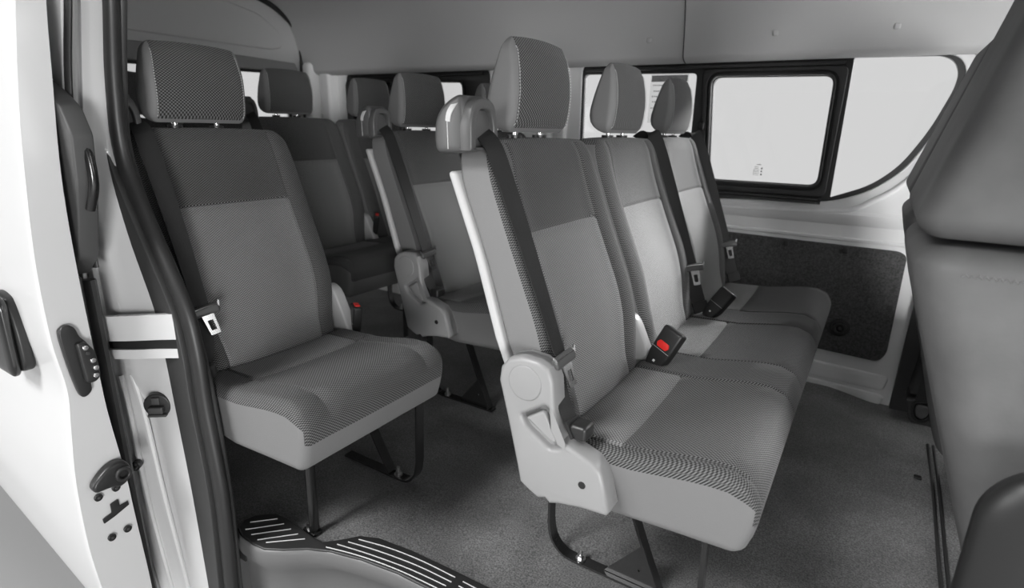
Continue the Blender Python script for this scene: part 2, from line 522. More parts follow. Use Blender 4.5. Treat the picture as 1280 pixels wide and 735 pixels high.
def make_bar(root, x, y, dx=0.):
    m = MB(); m.ribbon([(x + dx, y, .34), (x, y, .005)], .022, .010, (0, 1, 0))
    o = m.build('front_leg', BLACKM, root)
    return o

def make_cushion(root, n, pitch, xs=1.0):
    W = n * pitch; hy = W / 2; b = MB(); yc = Y0 + hy
    cs = [-hy + pitch * (i + .5) for i in range(n)]          # seat centres in v
    seams = []
    spans = []
    for c in cs:
        q0 = -hy + .034 if (n > 1 and c == cs[0]) else c - pitch / 2 + .075
        q1 = hy - .034 if (n > 1 and c == cs[-1]) else c + pitch / 2 - .075
        seams += [q0, q1]; spans.append((q0, q1))
    def fn(u, v, w):
        x = u - .268; t = (w + .07) / .14
        top = interp(x, [(-.47, .432), (-.3, .440), (-.18, .462), (-.13, .464), (-.10, .458), (-.08, .446), (-.06, .425)])
        top -= .006 * smooth01(abs(v), hy - .05, hy) ** 2
        bot = interp(x, [(-.47, .30), (-.34, .286), (-.2, .294), (-.06, .300)])
        z = lerp(bot, top, t)
        k = smooth01(w, -.01, .04)
        d = min(abs(v - c) for c in cs)
        z -= .007 * (1 - smooth01(d, .08, .2)) * k * (1 - .5 * smooth01(x, -.2, -.1))
        # outer ends and front edge bulge
        ff = smooth01(x, -.16, -.06)
        x -= .022 * (1 - t) * ff + .012 * ff
        x += .008 * math.sin(PI * t) * ff
        if k > .9:
            for s in seams:
                if abs(v - s) < .0022: z -= lerp(.007, .0025, smooth01(x, -.14, -.09))
            if abs(u + .068) < .0022 and d < .178: z -= .004
        e = abs(v) / hy
        return (x, yc + v * (1 - .02 * (1 - t)), z)
    def mf(u, v, w, k, sg):
        if k == 2 and sg > 0 or (k == 1 and w > .047) or (k == 0 and w > .012):
            d = min(abs(v - c) for c in cs)
            if u < -.068 and k == 2 and any(a < v < b_ for a, b_ in spans): return 1
            return 0
        return 2
    ey = tuple(q + e for q in seams for e in (-.006, -.002, 0, .002, .006))
    b.rbox((0, 0, 0), (.206, hy, .07), (.028, .022, .022), fn, mf, seg=6, n=(10, 8 * n, 3), ext=((-.074, -.070, -.068, -.066, -.062), ey, (.012, .022)))
    o = b.build('seat_cushion', [CLOTH, PANEL, VINYL], root, sharp=60)
    # piping along the lower seam of the cloth
    return o

def make_frame(root, n, pitch):
    m = MB(); W = n * pitch
    for x in (-.44, -.24):
        m.box((x - .012, Y0 + .05, .300), (x + .012, Y0 + W - .05, .322))
    m.build('seat_frame', BLACKM, root)

def hinge(root, y):
    """silver hinge shell between two backrests"""
    m = MB()
    pts = cr([(-.500, .400), (-.535, .47), (-.545, .53), (-.525, .555), (-.49, .54), (-.462, .49), (-.43, .425), (-.40, .400)], 4, True)
    m.plate(pts, [], 'xz', y - .018, y + .018, 0, .006)
    m.build('hinge_shell', BACKP, root, sharp=50)

def make_row(name, label, cat, n, pitch, loc, near='cover', head_lo=0.):
    root = thing(name, label, cat, loc, design=(-.35, Y0, 0.))
    make_cushion(root, n, pitch)
    make_frame(root, n, pitch)
    for i in range(n):
        yc = Y0 + pitch * (i + .5)
        make_backrest(root, yc, pitch / 2)
        make_headrest(root, yc, head_lo)
        if i: hinge(root, Y0 + pitch * i)
    make_hood(root, Y0 - .025)
    return root

def set_label(o, t): o['label'] = t

def near_belt(root, dy=0., dx=0.):
    make_belt(root, [(-.682, Y0 + .030 + dy, 1.022), (-.655 + dx, Y0 + .028 + dy, 1.002), (-.628 + dx, Y0 + .026 + dy, .96), (-.556 + dx, Y0 + .022 + dy, .80), (-.472 + dx, Y0 + .014 + dy, .605)],
              (-.462 + dx, Y0 + .016 + dy, .595), w=.042, wds=(.62, .78, 0), lower=[(-.472 + dx, Y0 + .010 + dy, .59), (-.45 + dx, Y0 + dy, .52), (-.410, Y0 - .010, .455)], ang=.1)
    m = MB(); m.rbox((-.405, Y0 - .006, .468), (.018, .022, .016), .008, None, 0, seg=3); m.build('anchor_sleeve', BLACKP, root)

# --- front row of three in the open doorway
bench = make_row('bench_seat', 'three-place cloth bench seat in the open doorway, nearest row with red buckle showing', 'bench seat', 3, .51, (-.35, Y0, 0))
make_cover(bench, Y0 - .005)
near_belt(bench)
for y, k in ((1.905, 1.), (2.415, 1.)):
    make_belt(bench, [(-.71, y + .01, 1.00), (-.668, y, 1.022), (-.637, y, .985), (-.560, y, .79), (-.485, y, .60)],
              (-.474, y, .592), wds=(.8, .6, 0), lower=[(-.483, y, .59), (-.455, y, .51), (-.430, y, .444)], ang=.9)
make_buckle(bench, (-.430, 1.405, .415), (.40, .25, .92), (.88, -.35, -.28), 1.2)
make_buckle(bench, (-.412, 1.905, .428), (.5, .3, .85), (.88, -.35, -.28), 1.1, red=False)
make_uleg(bench, 1.095)
make_bar(bench, -.155, .985, -.008)
make_uleg(bench, 2.28)
make_bar(bench, -.16, 2.2)

# --- single seat beside the doorway, row behind
single = make_row('passenger_seat', 'single cloth seat just inside the rear edge of the doorway', 'seat', 1, .47, (-1.19, .665, 0))
near_belt(single, .022, .012)
make_pole(single, -.245, Y0 + .135, .0)
make_uleg(single, Y0 + .44, mirror=True, gusset=False, brace=[(-.265, .012), (-.33, .12), (-.43, .32)])
hinge(single, Y0 + .47)
make_buckle(single, (-.445, Y0 + .485, .395), (.10, .05, 1), (.85, -.5, 0), 1.0, red='top')

# --- double across the aisle in the same row
dbl = make_row('bench_seat', 'double cloth bench seat across the aisle, directly behind the three-place bench', 'bench seat', 2, .505, (-1.18, 1.495, 0))
make_cover(dbl, Y0 - .005); near_belt(dbl); make_uleg(dbl, Y0 + .12)
make_bar(dbl, -.16, Y0 + .7); make_uleg(dbl, Y0 + .85)

# --- double one row further back
dbl2 = make_row('bench_seat', 'double cloth bench seat one row behind the others, seen above the single seat cushion', 'bench seat', 2, .505, (-1.99, 1.53, .04))
make_cover(dbl2, Y0 - .005); near_belt(dbl2); make_uleg(dbl2, Y0 + .70); make_bar(dbl2, -.16, Y0 + .4)
make_buckle(dbl2, (-.46, Y0 + .52, .455), (.3, -.1, 1), (.7, -.7, 0), 1.0, red='top')

# --- rearmost row by the tailgate
rear = make_row('bench_seat', 'rearmost bench seat before the tailgate, only its dark headrest tops showing', 'bench seat', 2, .45, (-2.63, 1.14, .02))
make_uleg(rear, Y0 + .12); make_uleg(rear, Y0 + .75); make_bar(rear, -.16, Y0 + .45)

# ------------------------------------------------------------------ front seats
def front_seat(label, y0, y1, x0, z0, slope, lean, ztop, thick, side):
    """x0, z0: rear lower edge of the headrest; slope of the back below, lean of the headrest above"""
    root = thing('front_seat', label, 'seat', (x0 + .35, (y0 + y1) / 2, 0))
    yc = (y0 + y1) / 2; hw = (y1 - y0) / 2; ht = thick / 2
    def rx(z): return x0 + .004 + (z0 - z) * slope
    m = MB(); zm = (z0 + .17) / 2; hz = (z0 - .17) / 2 - .004
    def fn(u, v, w):
        z = w + zm
        x = rx(z) + (u + ht) + .012 * smooth01(w, hz - .05, hz)
        x -= .008 * (1 - (v / hw) ** 2) * (1 if u < 0 else 0)
        vv = v * (1 - .05 * smooth01(z, z0 - .12, z0) + .03 * math.sin(PI * (w + hz) / (2 * hz)))
        return (x, yc + vv, z)
    m.rbox((0, 0, 0), (ht, hw, hz), (.055, .06, .035), fn, 0, seg=6, n=(3, 10, 14))
    b = m.build('backrest', FRONTSEAT, root, sharp=70)
    s = MB(); pts = []
    for k in range(31):
        u = lerp(-ht + .055, ht - .05, k / 30); q = fn(u, -hw, z0 - .040 - zm + (.0022 if k % 2 else -.0022))
        pts.append((q[0], q[1] - .0005, q[2]))
    s.tube(pts, .0011, seg=5); s.build('seam', VINYL, b)
    h = MB(); H = (ztop - z0) / 2; zc = (ztop + z0) / 2 + .003
    def fh(u, v, w):
        z = w + zc
        return (x0 + lean * (z - z0) + u + ht, yc + v * (1 - .10 * smooth01(w, -H, H)), z)
    h.rbox((0, 0, 0), (ht, hw * .98, H), (.05, .05, .04), fh, 0, seg=6, n=(2, 8, 10))
    h.build('headrest', FRONTSEAT, root, sharp=70)
    c = MB()
    c.rbox((x0 + .48, yc, .34), (.25, hw, .08), .04, None, 0, seg=4, n=(2, 2, 1)); c.build('seat_cushion', FRONTSEAT, root)
    p = MB(); p.box((x0 + .30, y0 + .04, .0), (x0 + .66, y1 - .04, .27), r=.01); p.build('pedestal', DARKTRIM, root)
    if side:
        q = MB()
        q.rbox((.335, .925, .35), (.145, .040, .275), (.10, .035, .10), None, 0, seg=8, n=(1, 1, 2))
        q.build('side_shield', BLACKP, root, sharp=70)
    return root
front_seat('tall grey padded front seat seen side-on at the right edge, nearest the camera', .99, 1.44, .046, .885, .345, .26, 1.30, .22, True)
front_seat("driver's seat, its leaning headrest edge just showing behind the nearer front seat", 1.78, 2.2, .060, .866, .30, .28, 1.28, .14, False)

# ------------------------------------------------------------------ floor
def wr(x, y):
    """gentle waves pressed into the covering around the seat feet"""
    z = 0
    for cx, cy, a, r in ((-.95, 1.0, .006, .10), (-.78, .98, -.005, .10), (-1.02, .90, .007, .05), (-.7, 1.2, .005, .13), (-.45, 1.35, .004, .16), (-.62, 1.02, .005, .07)):
        z += 1.7 * a * math.exp(-((x - cx) ** 2 + ((y - cy) * .8 + (x - cx) * .3) ** 2) / r ** 2)
    return z
m = MB()
xs = [-3.15 + 4.45 * i / 150 for i in range(151)]; ys = [.60 + 1.98 * j / 70 for j in range(71)]
def edge_y(x): return interp(x, [(-1.24, .70), (-1.22, .73), (-1.15, .745), (-1.06, .735), (-.98, .815), (-.9, .84), (1.3, .845)]) if x > -1.25 else .70
vs = []; fs = []
for i, x in enumerate(xs):
    e = edge_y(x)
    for j in range(71):
        y = lerp(e, 2.58, j / 70)
        z = wr(x, y) * (0 if min(abs(y - 1.095), abs(y - 1.12)) < .0 else 1)
        z += .035 * smooth01(y, 2.48, 2.58) * (1 - smooth01(x, -.05, .15)) * (1 if x > -.4 else 0)
        z = min(z, .004) if False else z
        vs.append((x, y, z - .001))
for i in range(150):
    for j in range(70):
        a = i * 71 + j; fs.append([a, a + 71, a + 72, a + 1])
m.add(vs, fs); m.build('floor', FLOOR); struct(bpy.data.objects['floor'])
# floor pan underneath
m = MB(); m.box((-3.15, .84, -.10), (1.3, 2.58, -.02)); m.box((-3.15, .70, -.10), (-1.25, .85, -.02)); struct(m.build('floor_pan', DARKTRIM))
# floor joint behind the front seats
m = MB()
for x in (.292, .308):
    m.tube(cr([(x - .004, 1.0, .004), (x - .003, 1.5, .005), (x + .006, 1.95, .004), (x + .008, 2.28, .002)], 6), .0045, seg=8)
tag(m.build('floor_joint', RUBBER, origin=(.3, 1.6, 0)), 'black double-ribbed joint strip running across the vinyl floor behind the front seats', 'trim')
m = MB(); m.rbox((.262, 2.02, .002), (.010, .010, .003), .002, None, 0, seg=2)
tag(m.build('floor_plug', BLACKP, origin=(.262, 2.02, 0)), 'small round plug in the vinyl floor beside the joint strip', 'plug')

# outside ground and step well
m = MB(); m.box((-8, -5, -.56), (5, 8, -.50)); struct(m.build('ground', GROUND))

# ------------------------------------------------------------------ entry step
top_in = [(-1.258, .715), (-1.251, .744), (-1.230, .765), (-1.209, .779), (-1.168, .782), (-1.06, .774), (-1.022, .775), (-.991, .808), (-.963, .843), (-.918, .864), (-.82, .877), (-.717, .882), (-.599, .886), (.25, .886)]
top_out = [(.25, .806), (-.50, .806), (-.707, .806), (-.797, .802), (-.897, .786), (-.981, .763), (-1.035, .737), (-1.080, .702), (-1.122, .678), (-1.161, .673), (-1.205, .678), (-1.245, .692)]
step = thing('entry_step', 'moulded grey plastic entry step with ribbed dark tread at the door sill', 'step', (-.8, .78, -.25))
m = MB(); m.plate(top_in + top_out, [], 'xy', .004, .020, 0, .004); m.build('tread', STEPD, step)
m = MB()
ri = cr([(-1.25, .69), (-1.21, .676), (-1.161, .675), (-1.122, .680), (-1.080, .704), (-1.035, .739), (-.981, .765), (-.897, .788), (-.797, .804), (-.707, .808), (-.50, .808), (.25, .808)], 6)
N = len(ri); prof = [(0, .016), (-.004, .014), (-.006, .006), (-.004, -.03), (.012, -.06), (.018, -.24), (.0, -.255)]
vs = []; fs = []
for i, (x, y) in enumerate(ri):
    t = Vector((ri[min(i + 1, N - 1)][0] - ri[max(i - 1, 0)][0], ri[min(i + 1, N - 1)][1] - ri[max(i - 1, 0)][1], 0)).normalized()
    nrm = Vector((t.y, -t.x, 0))
    for d, z in prof:
        dd = d
        if z < -.03: dd = d - .0 + .02 * math.sin(PI * min(1, max(0, (x + 1.18) / .9))) 
        vs.append((x - nrm.x * dd, y - nrm.y * dd, z))
for i in range(N - 1):
    for j in range(len(prof) - 1):
        a = i * len(prof) + j; fs.append([a, a + len(prof), a + len(prof) + 1, a + 1])
m.add(vs, fs); m.build('riser', GREYP, step, sharp=60)
m = MB(); m.plate([(-1.18, .70), (-1.0, .80), (-.9, .83), (.25, .84), (.25, .575), (-1.18, .575)], [], 'xy', -.285, -.25, 0, .003); m.build('lower_tread', GREYP, step)
def rib(pts):
    m = MB(); m.tube([(x, y, .0204) for x, y in pts], .0014, seg=6); m.build('tread_rib', STRIP, step)
for a, b_ in (((-1.235, .718), (-1.189, .766)), ((-1.220, .694), (-1.158, .763)), ((-1.191, .691), (-1.126, .760)), ((-1.161, .688), (-1.096, .758)), ((-1.135, .694), (-1.067, .756))):
    rib([a, b_])
for pts in ([(-.954, .830), (-.871, .850), (-.774, .862), (-.675, .865)], [(-.969, .809), (-.882, .828), (-.773, .844), (-.673, .849)],
            [(-.985, .788), (-.887, .809), (-.778, .826), (-.676, .833)], [(-1.0, .766), (-.908, .791), (-.797, .809), (-.680, .817)]):
    rib(cr(pts, 4)); y = pts[-1][1]
    rib([(-.652, y), (-.30, y)])
# ------------------------------------------------------------------ far (left-hand) wall of the van
YW = 2.56
w1 = fil([(-2.815, 1.312), (-1.765, 1.314), (-1.745, .775), (-2.80, .775)], .05, 6)
w2o = fil([(-1.245, 1.312), (.125, 1.306), (.168, 1.285), (.187, 1.245), (.184, 1.190), (.139, 1.048), (.070, .912), (-.016, .833), (-.139, .778), (-.575, .757), (-1.235, .760)], [.04, .03, .03, .03, .05, .2, .2, .2, .2, .02, .05], 6)
w3 = fil([(.52, 1.28), (1.15, 1.22), (1.18, .82), (.50, .80)], .05)
m = MB()
m.plate([(-3.12, -.08), (1.3, -.08), (1.3, 1.40), (-3.12, 1.40)], [w1, w2o, w3], 'xz', YW, YW + .05, 0, .006)
# ledge under the windows
m.sweep([(-3.0, YW, .700), (1.25, YW, .735)], [(-.030, 0), (-.022, .008), (.012, .012), (.024, 0)], (0, 0, 1))
m.sweep([(-3.0, YW, .640), (1.25, YW, .640)], [(-.008, 0), (-.004, .006), (.004, .006), (.008, 0)], (0, 0, 1))
struct(m.build('wall_left', WHITE_IN))
# pressed rim following the window
rim = cr([(-.60, .722), (-.139, .742), (.0, .800), (.098, .890), (.175, 1.040), (.222, 1.19), (.225, 1.26), (.20, 1.32)], 8)
m = MB(); m.tube([(x, YW, z) for x, z in rim], .013, ry=.010, wd=[(0, 1, 0)] * len(rim))
struct(m.build('trim_1', WHITE_IN))
# lower pressings
for k, (z0, z1) in enumerate(((.055, .125), (-.01, .045))):
    m = MB(); m.plate(fil([(-.40, z0 + .01), (.155, z0), (.165, z1 - .012), (.14, z1 - .005), (-.40, z1 + .012)], .02), [], 'xz', YW - .008, YW + .004, 0, .007); struct(m.build('trim_%d' % (k + 2), WHITE_IN))
# the white upright between the two windows
m = MB(); m.rbox((-1.50, YW - .02, 1.0), (.12, .03, .32), .02, None, 0, seg=4); m.rbox((-1.33, YW - .006, 1.0), (.02, .02, .32), .012, None, 0, seg=3); struct(m.build('trim_4', WHITE_IN))
# corner upright at the rear
m = MB(); m.rbox((-2.93, YW - .03, .85), (.045, .04, .50), .02, None, 0, seg=4); m.rbox((-3.03, YW - .06, .85), (.04, .06, .52), .03, None, 0, seg=4)
struct(m.build('trim_5', WHITE_IN))

# felt board
fb = thing('trim_board', 'dark grey felt-covered board fixed low on the far wall beside the bench', 'panel', (-.2, YW, .18))
m = MB(); m.plate(fil([(-1.5, .625), (.112, .616), (.137, .600), (.140, .215), (.118, .175), (-.074, .182), (-1.5, .20)], [.02, .03, .02, .03, .02, .05, .02]), [], 'xz', YW - .016, YW + .002, 0, .004)
m.build('board', FELT, fb)
for x, z in ((-.277, .600), (-.064, .598), (.118, .399), (.112, .215), (-.50, .60)):
    m = MB(); m.rbox((x, YW - .018, z), (.010, .003, .010), (.006, .0028, .006), None, 0, seg=4); m.build('push_clip', DARKTRIM, fb)
m = MB(); m.plate(circ(-.032, .288, .036, 28), [], 'xz', YW - .022, YW - .012, 0, .003)
m.plate(circ(-.032, .288, .026, 24), [circ(-.032, .288, .014, 16)], 'xz', YW - .034, YW - .018, 0, .003)
cap = m.build('drain_cap', BLACKP, fb)
m = MB(); m.plate(circ(-.032, .288, .009, 16), [], 'xz', YW - .030, YW - .018, 0, .002); m.build('cap_center', DARKTRIM, cap)

# windows ----------------------------------------------------------
def off_poly(p, d):
    """inset polygon by d (counter-clockwise or clockwise handled by centroid)"""
    cx = sum(q[0] for q in p) / len(p); cy = sum(q[1] for q in p) / len(p); out = []
    N = len(p)
    for i in range(N):
        a = Vector(p[i - 1]); b = Vector(p[(i + 1) % N]); t = (b - a)
        if t.length < 1e-9: out.append(p[i]); continue
        t.normalize(); n = Vector((-t.y, t.x)); q = Vector(p[i])
        if n.dot(Vector((cx, cy)) - q) < 0: n = -n
        out.append(tuple(q + n * d))
    return out
left_p = fil([(-1.234, 1.268), (-.717, 1.262), (-.712, .800), (-1.225, .800)], .02)
slide_p = fil([(-.648, 1.243), (-.207, 1.240), (-.204, .837), (-.617, .835)], .035, 6)
front_p = fil([(-.152, 1.303), (.112, 1.299), (.150, 1.280), (.168, 1.240), (.164, 1.190), (.121, 1.052), (.054, .924), (-.026, .848), (-.150, .795)], [.005, .03, .03, .03, .05, .2, .2, .2, .004], 6)
win = thing('window_2', 'side window', 'window', (-.5, YW, .76)); del win['label']; del win['category']; struct(win)
m = MB(); m.plate(off_poly(w2o, .001), [left_p, slide_p, front_p], 'xz', YW + .004, YW + .03, 0, 0); m.build('window_frame', WRUB, win)
m = MB(); m.plate(fil([(-.690, 1.275), (-.162, 1.276), (-.168, .792), (-.650, .792)], .03), [off_poly(slide_p, -.020)], 'xz', YW - .012, YW + .006, 0, .004)
m.plate(off_poly(slide_p, -.012), [off_poly(slide_p, -.003)], 'xz', YW - .018, YW + .006, 0, .003)
sf = m.build('sliding_frame', WRUB, win)
m = MB(); m.rbox((-.668, YW - .02, 1.05), (.012, .010, .018), .004, None, 0, seg=2); m.build('window_catch', BLACKM, sf)
m = MB(); m.sweep([(-1.22, YW - .006, 1.286), (-.175, YW - .006, 1.286)], [(-.010, .0), (-.008, .014), (.004, .014), (.008, 0)], (0, 0, 1))
m.sweep([(-1.22, YW - .006, .778), (-.18, YW - .006, .779)], [(-.014, .0), (-.010, .012), (-.002, .012), (0, .006), (.002, .012), (.010, .012), (.012, 0)], (0, 0, 1))
m.build('slide_track', WRUB, win)
m = MB(); m.sweep([(-1.0, YW - .0185, .7835), (-.19, YW - .0185, .7835)], [(-.0012, 0), (0, .0015), (.0012, 0)], (0, 0, 1)); m.build('track_lip', STEEL, win)
for pl in (left_p, slide_p, front_p):
    m = MB(); m.plate(off_poly(pl, -.004), [], 'xz', YW + .014, YW + .018); m.build('pane', GLASS, win)
# notice on the glass: printed lines in Portuguese
def text(s, size, loc, mt, name, parent, align='LEFT'):
    cu = bpy.data.curves.new('t', 'FONT'); cu.body = s; cu.size = size; cu.align_x = align; cu.extrude = .0001
    ob = bpy.data.objects.new('t', cu); C.objects.link(ob)
    dg = bpy.context.evaluated_depsgraph_get(); dg.update()
    me = bpy.data.meshes.new_from_object(ob.evaluated_get(dg))
    M_ = MB(); M_.add([(loc[0] + v.co.x, loc[1] - v.co.z, loc[2] + v.co.y) for v in me.vertices], [list(p.vertices) for p in me.polygons])
    bpy.data.objects.remove(ob); bpy.data.curves.remove(cu)
    return M_.build(name, mt, parent, weld=False)
def film(name, v):
    m = bpy.data.materials.new(name); m.use_nodes = True; nt = m.node_tree; nt.nodes.clear()
    o = nt.nodes.new('ShaderNodeOutputMaterial'); t = nt.nodes.new('ShaderNodeBsdfTransparent'); t.inputs[0].default_value = (v, v, v, 1)
    d = nt.nodes.new('ShaderNodeBsdfDiffuse'); d.inputs[0].default_value = (v, v, v, 1); mx = nt.nodes.new('ShaderNodeMixShader'); mx.inputs[0].default_value = .12
    nt.links.new(t.outputs[0], mx.inputs[1]); nt.links.new(d.outputs[0], mx.inputs[2]); nt.links.new(mx.outputs[0], o.inputs[0]); return m
STK = film('notice_film', .99); STKH = film('notice_header', .42); STKT = film('notice_ink', .62)
m = MB(); m.plate([(-.917, 1.06), (-.752, 1.06), (-.752, 1.262), (-.917, 1.262)], [], 'xz', YW + .0125, YW + .0130); no = m.build('notice', STK, win)
# header bar with the letters left clear
def text_cut(body, size, loc, lo, hi, y0, y1, mt, name, parent):
    cu = bpy.data.curves.new('t', 'FONT'); cu.body = body; cu.size = size; cu.extrude = .004
    tob = bpy.data.objects.new('t', cu); C.objects.link(tob)
    dg = bpy.context.evaluated_depsgraph_get(); dg.update()
    tme = bpy.data.meshes.new_from_object(tob.evaluated_get(dg))
    for v in tme.vertices: v.co = (loc[0] + v.co.x, (y0 + y1) / 2 - v.co.z, loc[1] + v.co.y)
    bt = bmesh.new(); bt.from_mesh(tme); bmesh.ops.remove_doubles(bt, verts=bt.verts, dist=1e-6); bmesh.ops.recalc_face_normals(bt, faces=bt.faces); bt.to_mesh(tme); bt.free()
    to = bpy.data.objects.new('t2', tme); C.objects.link(to)
    hb_ = MB(); a, b_ = lo, hi
    vs = [(x, y, z) for x in (a[0], b_[0]) for y in (y0, y1) for z in (a[1], b_[1])]
    hb_.add(vs, [[0, 1, 3, 2], [4, 6, 7, 5], [0, 4, 5, 1], [2, 3, 7, 6], [0, 2, 6, 4], [1, 5, 7, 3]])
    ho = hb_.build(name, mt, parent)
    md = ho.modifiers.new('b', 'BOOLEAN'); md.operation = 'DIFFERENCE'; md.solver = 'EXACT'
    o_ = ho['_o']; to.location = (0, 0, 0); 
    for v in tme.vertices: v.co = (v.co.x - o_[0], v.co.y - o_[1], v.co.z - o_[2])
    to.location = ho.matrix_world.translation; to.parent = parent
    dg = bpy.context.evaluated_depsgraph_get(); dg.update()
    nm = bpy.data.meshes.new_from_object(ho.evaluated_get(dg))
    ho.modifiers.clear()
    if len(nm.polygons) > 20: ho.data = nm
    bpy.data.objects.remove(to); bpy.data.objects.remove(tob)
    return ho
text_cut('SAÍDA DE EMERGÊNCIA', .0150, (-.908, 1.239), (-.913, 1.231), (-.756, 1.257), YW + .0115, YW + .0122, STKH, 'notice_header', no)
m = MB()
for z, a, b_ in ((1.214, -.905, -.875), (1.190, -.900, -.872), (1.168, -.906, -.880), (1.146, -.902, -.876), (1.12, -.908, -.870)):
    q = a
    while q < b_ + .06:
        m.box((q, YW + .0114, z), (q + .006, YW + .0121, z + .005), r=.0002); q += .009
m.build('notice_lines', STKT, no)
# faint etched maker's block on the sliding pane
m = MB()
for k in range(6): m.box((-.443 , YW + .0135, .862 + k * .0065), (-.443 + (.020 if k < 4 else .016), YW + .0139, .8637 + k * .0065), r=.0001)
m.box((-.445, YW + .0135, .862), (-.4436, YW + .0139, .885), r=.0001)
m.box((-.436, YW + .0135, .903), (-.418, YW + .0139, .9055), r=.0001)
for k in range(3): m.box((-.417, YW + .0135, .862 + k * .012), (-.411, YW + .0139, .869 + k * .012), r=.0001)
m.build('etched_mark', mat('etching', .5, .7), win)

win1 = thing('window_1', 'w', 'w', (-2.3, YW, .76)); del win1['label']; del win1['category']; struct(win1)
p1 = fil([(-2.795, 1.264), (-1.935, 1.244), (-1.92, .82), (-2.785, .82)], .035, 6)
m = MB(); m.plate(off_poly(w1, .001), [p1], 'xz', YW + .004, YW + .03, 0, .003); m.build('window_frame', BLACKP, win1)
m = MB(); m.plate(off_poly(p1, -.014), [off_poly(p1, -.003)], 'xz', YW - .012, YW + .006, 0, .003)
m.sweep([(-2.75, YW - .002, 1.288), (-1.8, YW - .002, 1.288)], [(-.010, .0), (-.008, .014), (.004, .014), (.008, 0)], (0, 0, 1)); m.build('sliding_frame', BLACKP, win1)
m = MB(); m.plate(off_poly(p1, -.004), [], 'xz', YW + .014, YW + .018); m.build('pane', GLASS, win1)
win3 = thing('window_3', 'w', 'w', (.8, YW, .8)); del win3['label']; del win3['category']; struct(win3)
m = MB(); m.plate(off_poly(w3, .001), [off_poly(w3, .03)], 'xz', YW + .004, YW + .03, 0, .003); m.build('window_frame', BLACKP, win3)
m = MB(); m.plate(off_poly(w3, .026), [], 'xz', YW + .014, YW + .018); m.build('pane', GLASS, win3)

# black pillar trim beside the driver's seat
pt = thing('pillar_trim', 'black plastic pillar trim with belt anchor at the foot of the far wall behind the front seats', 'trim', (.27, 2.50, 0))
m = MB()
m.plate(fil([(.186, -.02), (.192, .60), (.42, .60), (.42, -.06)], .01), [], 'xz', 2.535, YW + .002, 0, .003)
m.plate(fil([(.230, .10), (.262, .56), (.42, .56), (.42, .10)], .012), [], 'xz', 2.46, 2.545, 0, .012)
m.plate(fil([(.222, .092), (.42, .092), (.42, -.03), (.262, -.012), (.245, .01)], .012), [], 'xz', 2.445, 2.545, 0, .008)
m.build('trim_shell', DARKTRIM, pt)
m = MB(); m.ribbon([(.315, 2.440, .085), (.322, 2.445, .25), (.33, 2.45, .5)], .046, .002, (1, 0, 0)); m.build('seat_belt', WEB, pt).location.x -= .04
m = MB(); m.plate(cr([(.290, .085), (.286, .045), (.300, .018), (.322, .012), (.342, .022), (.352, .055), (.348, .09)], 4, True), [cr([(.300, .082), (.297, .048), (.308, .028), (.322, .024), (.335, .032), (.342, .055), (.338, .082)], 4, True)], 'xz', 2.434, 2.447, 0, .002)
m.build('anchor_ring', BLACKM, pt).location.x -= .04
m = MB(); m.plate(cr([(.302, .078), (.300, .048), (.310, .032), (.322, .028), (.333, .036), (.339, .055), (.336, .078)], 4, True), [], 'xz', 2.43, 2.447, 0, .004); m.build('anchor_cap', HOODP, pt).location.x -= .04

# ------------------------------------------------------------------ headliner
def half(sgn):
    return [(2.548, 1.302), (2.515, 1.296), (2.478, 1.312), (2.468, 1.345), (2.455, 1.43), (2.430, 1.52), (2.37, 1.61), (2.24, 1.69), (2.0, 1.735), (1.6, 1.75)]
pr = cr(half(1), 5); mir = [(3.2 - y, z) for y, z in reversed(pr)][1:]
inner = pr + mir
outerp = [(y + (y - 1.6) * .03, z + .035) for y, z in reversed(inner)]
m = MB(); vs = []; fs = []
ring = inner + outerp; R_ = len(ring); xs_ = [-3.098 + 4.38 * i / 30 for i in range(31)]
for x in xs_:
    for y, z in ring:
        vs.append((x, y, z))
for i in range(30):
    for j in range(R_):
        fs.append([i * R_ + j, (i + 1) * R_ + j, (i + 1) * R_ + (j + 1) % R_, i * R_ + (j + 1) % R_])
fs.append(list(range(R_))[::-1]); fs.append([30 * R_ + j for j in range(R_)])
m.add(vs, fs)
struct(m.build('ceiling', HEADL, sharp=50))
m = MB(); gp = [(-.755, y - (y - 1.6) * .002, z - .0005) for y, z in inner[2:30]]
m.tube(gp, .0022, seg=6); struct(m.build('trim_6', DARKTRIM))
hb = [(-.416, 2.462, 1.384), (-.036, 2.462, 1.385), (-.9, 2.462, 1.384)]
for k, (x, y, z) in enumerate(hb):
    m = MB(); m.rbox((x, y, z), (.010, .004, .010), (.006, .0035, .006), None, 0, seg=4)
    tag(m.build('headliner_clip', HEADL, origin=(x, y, z)), ['grey push clip in the headliner above the sliding window pane', 'grey push clip in the headliner above the curved front pane', 'grey push clip in the headliner left of its vertical seam'][k], 'clip', 'headliner clips')
# gasket arch at the rear
arch = [(2.462, 1.30), (2.468, 1.42), (2.452, 1.52), (2.39, 1.60), (2.25, 1.672), (2.0, 1.712), (1.6, 1.725)]
arch = cr(arch, 6); arch = arch + [(3.2 - y, z) for y, z in reversed(arch)][1:]
arch = [(.75, .05)] + [(3.2 - y, z) for y, z in arch][0:0] + arch[::-1] + [] if False else arch
m = MB(); m.tube([(-3.085, y, z - .004) for y, z in arch], .014, seg=10)
m.tube([(-3.085, 2.462, 1.30), (-3.085, 2.45, .05)], .010, seg=8)
tag(m.build('tailgate_seal', RUBBER, origin=(-3.03, 1.6, 1.3)), 'black rubber seal arching around the tailgate opening', 'seal')
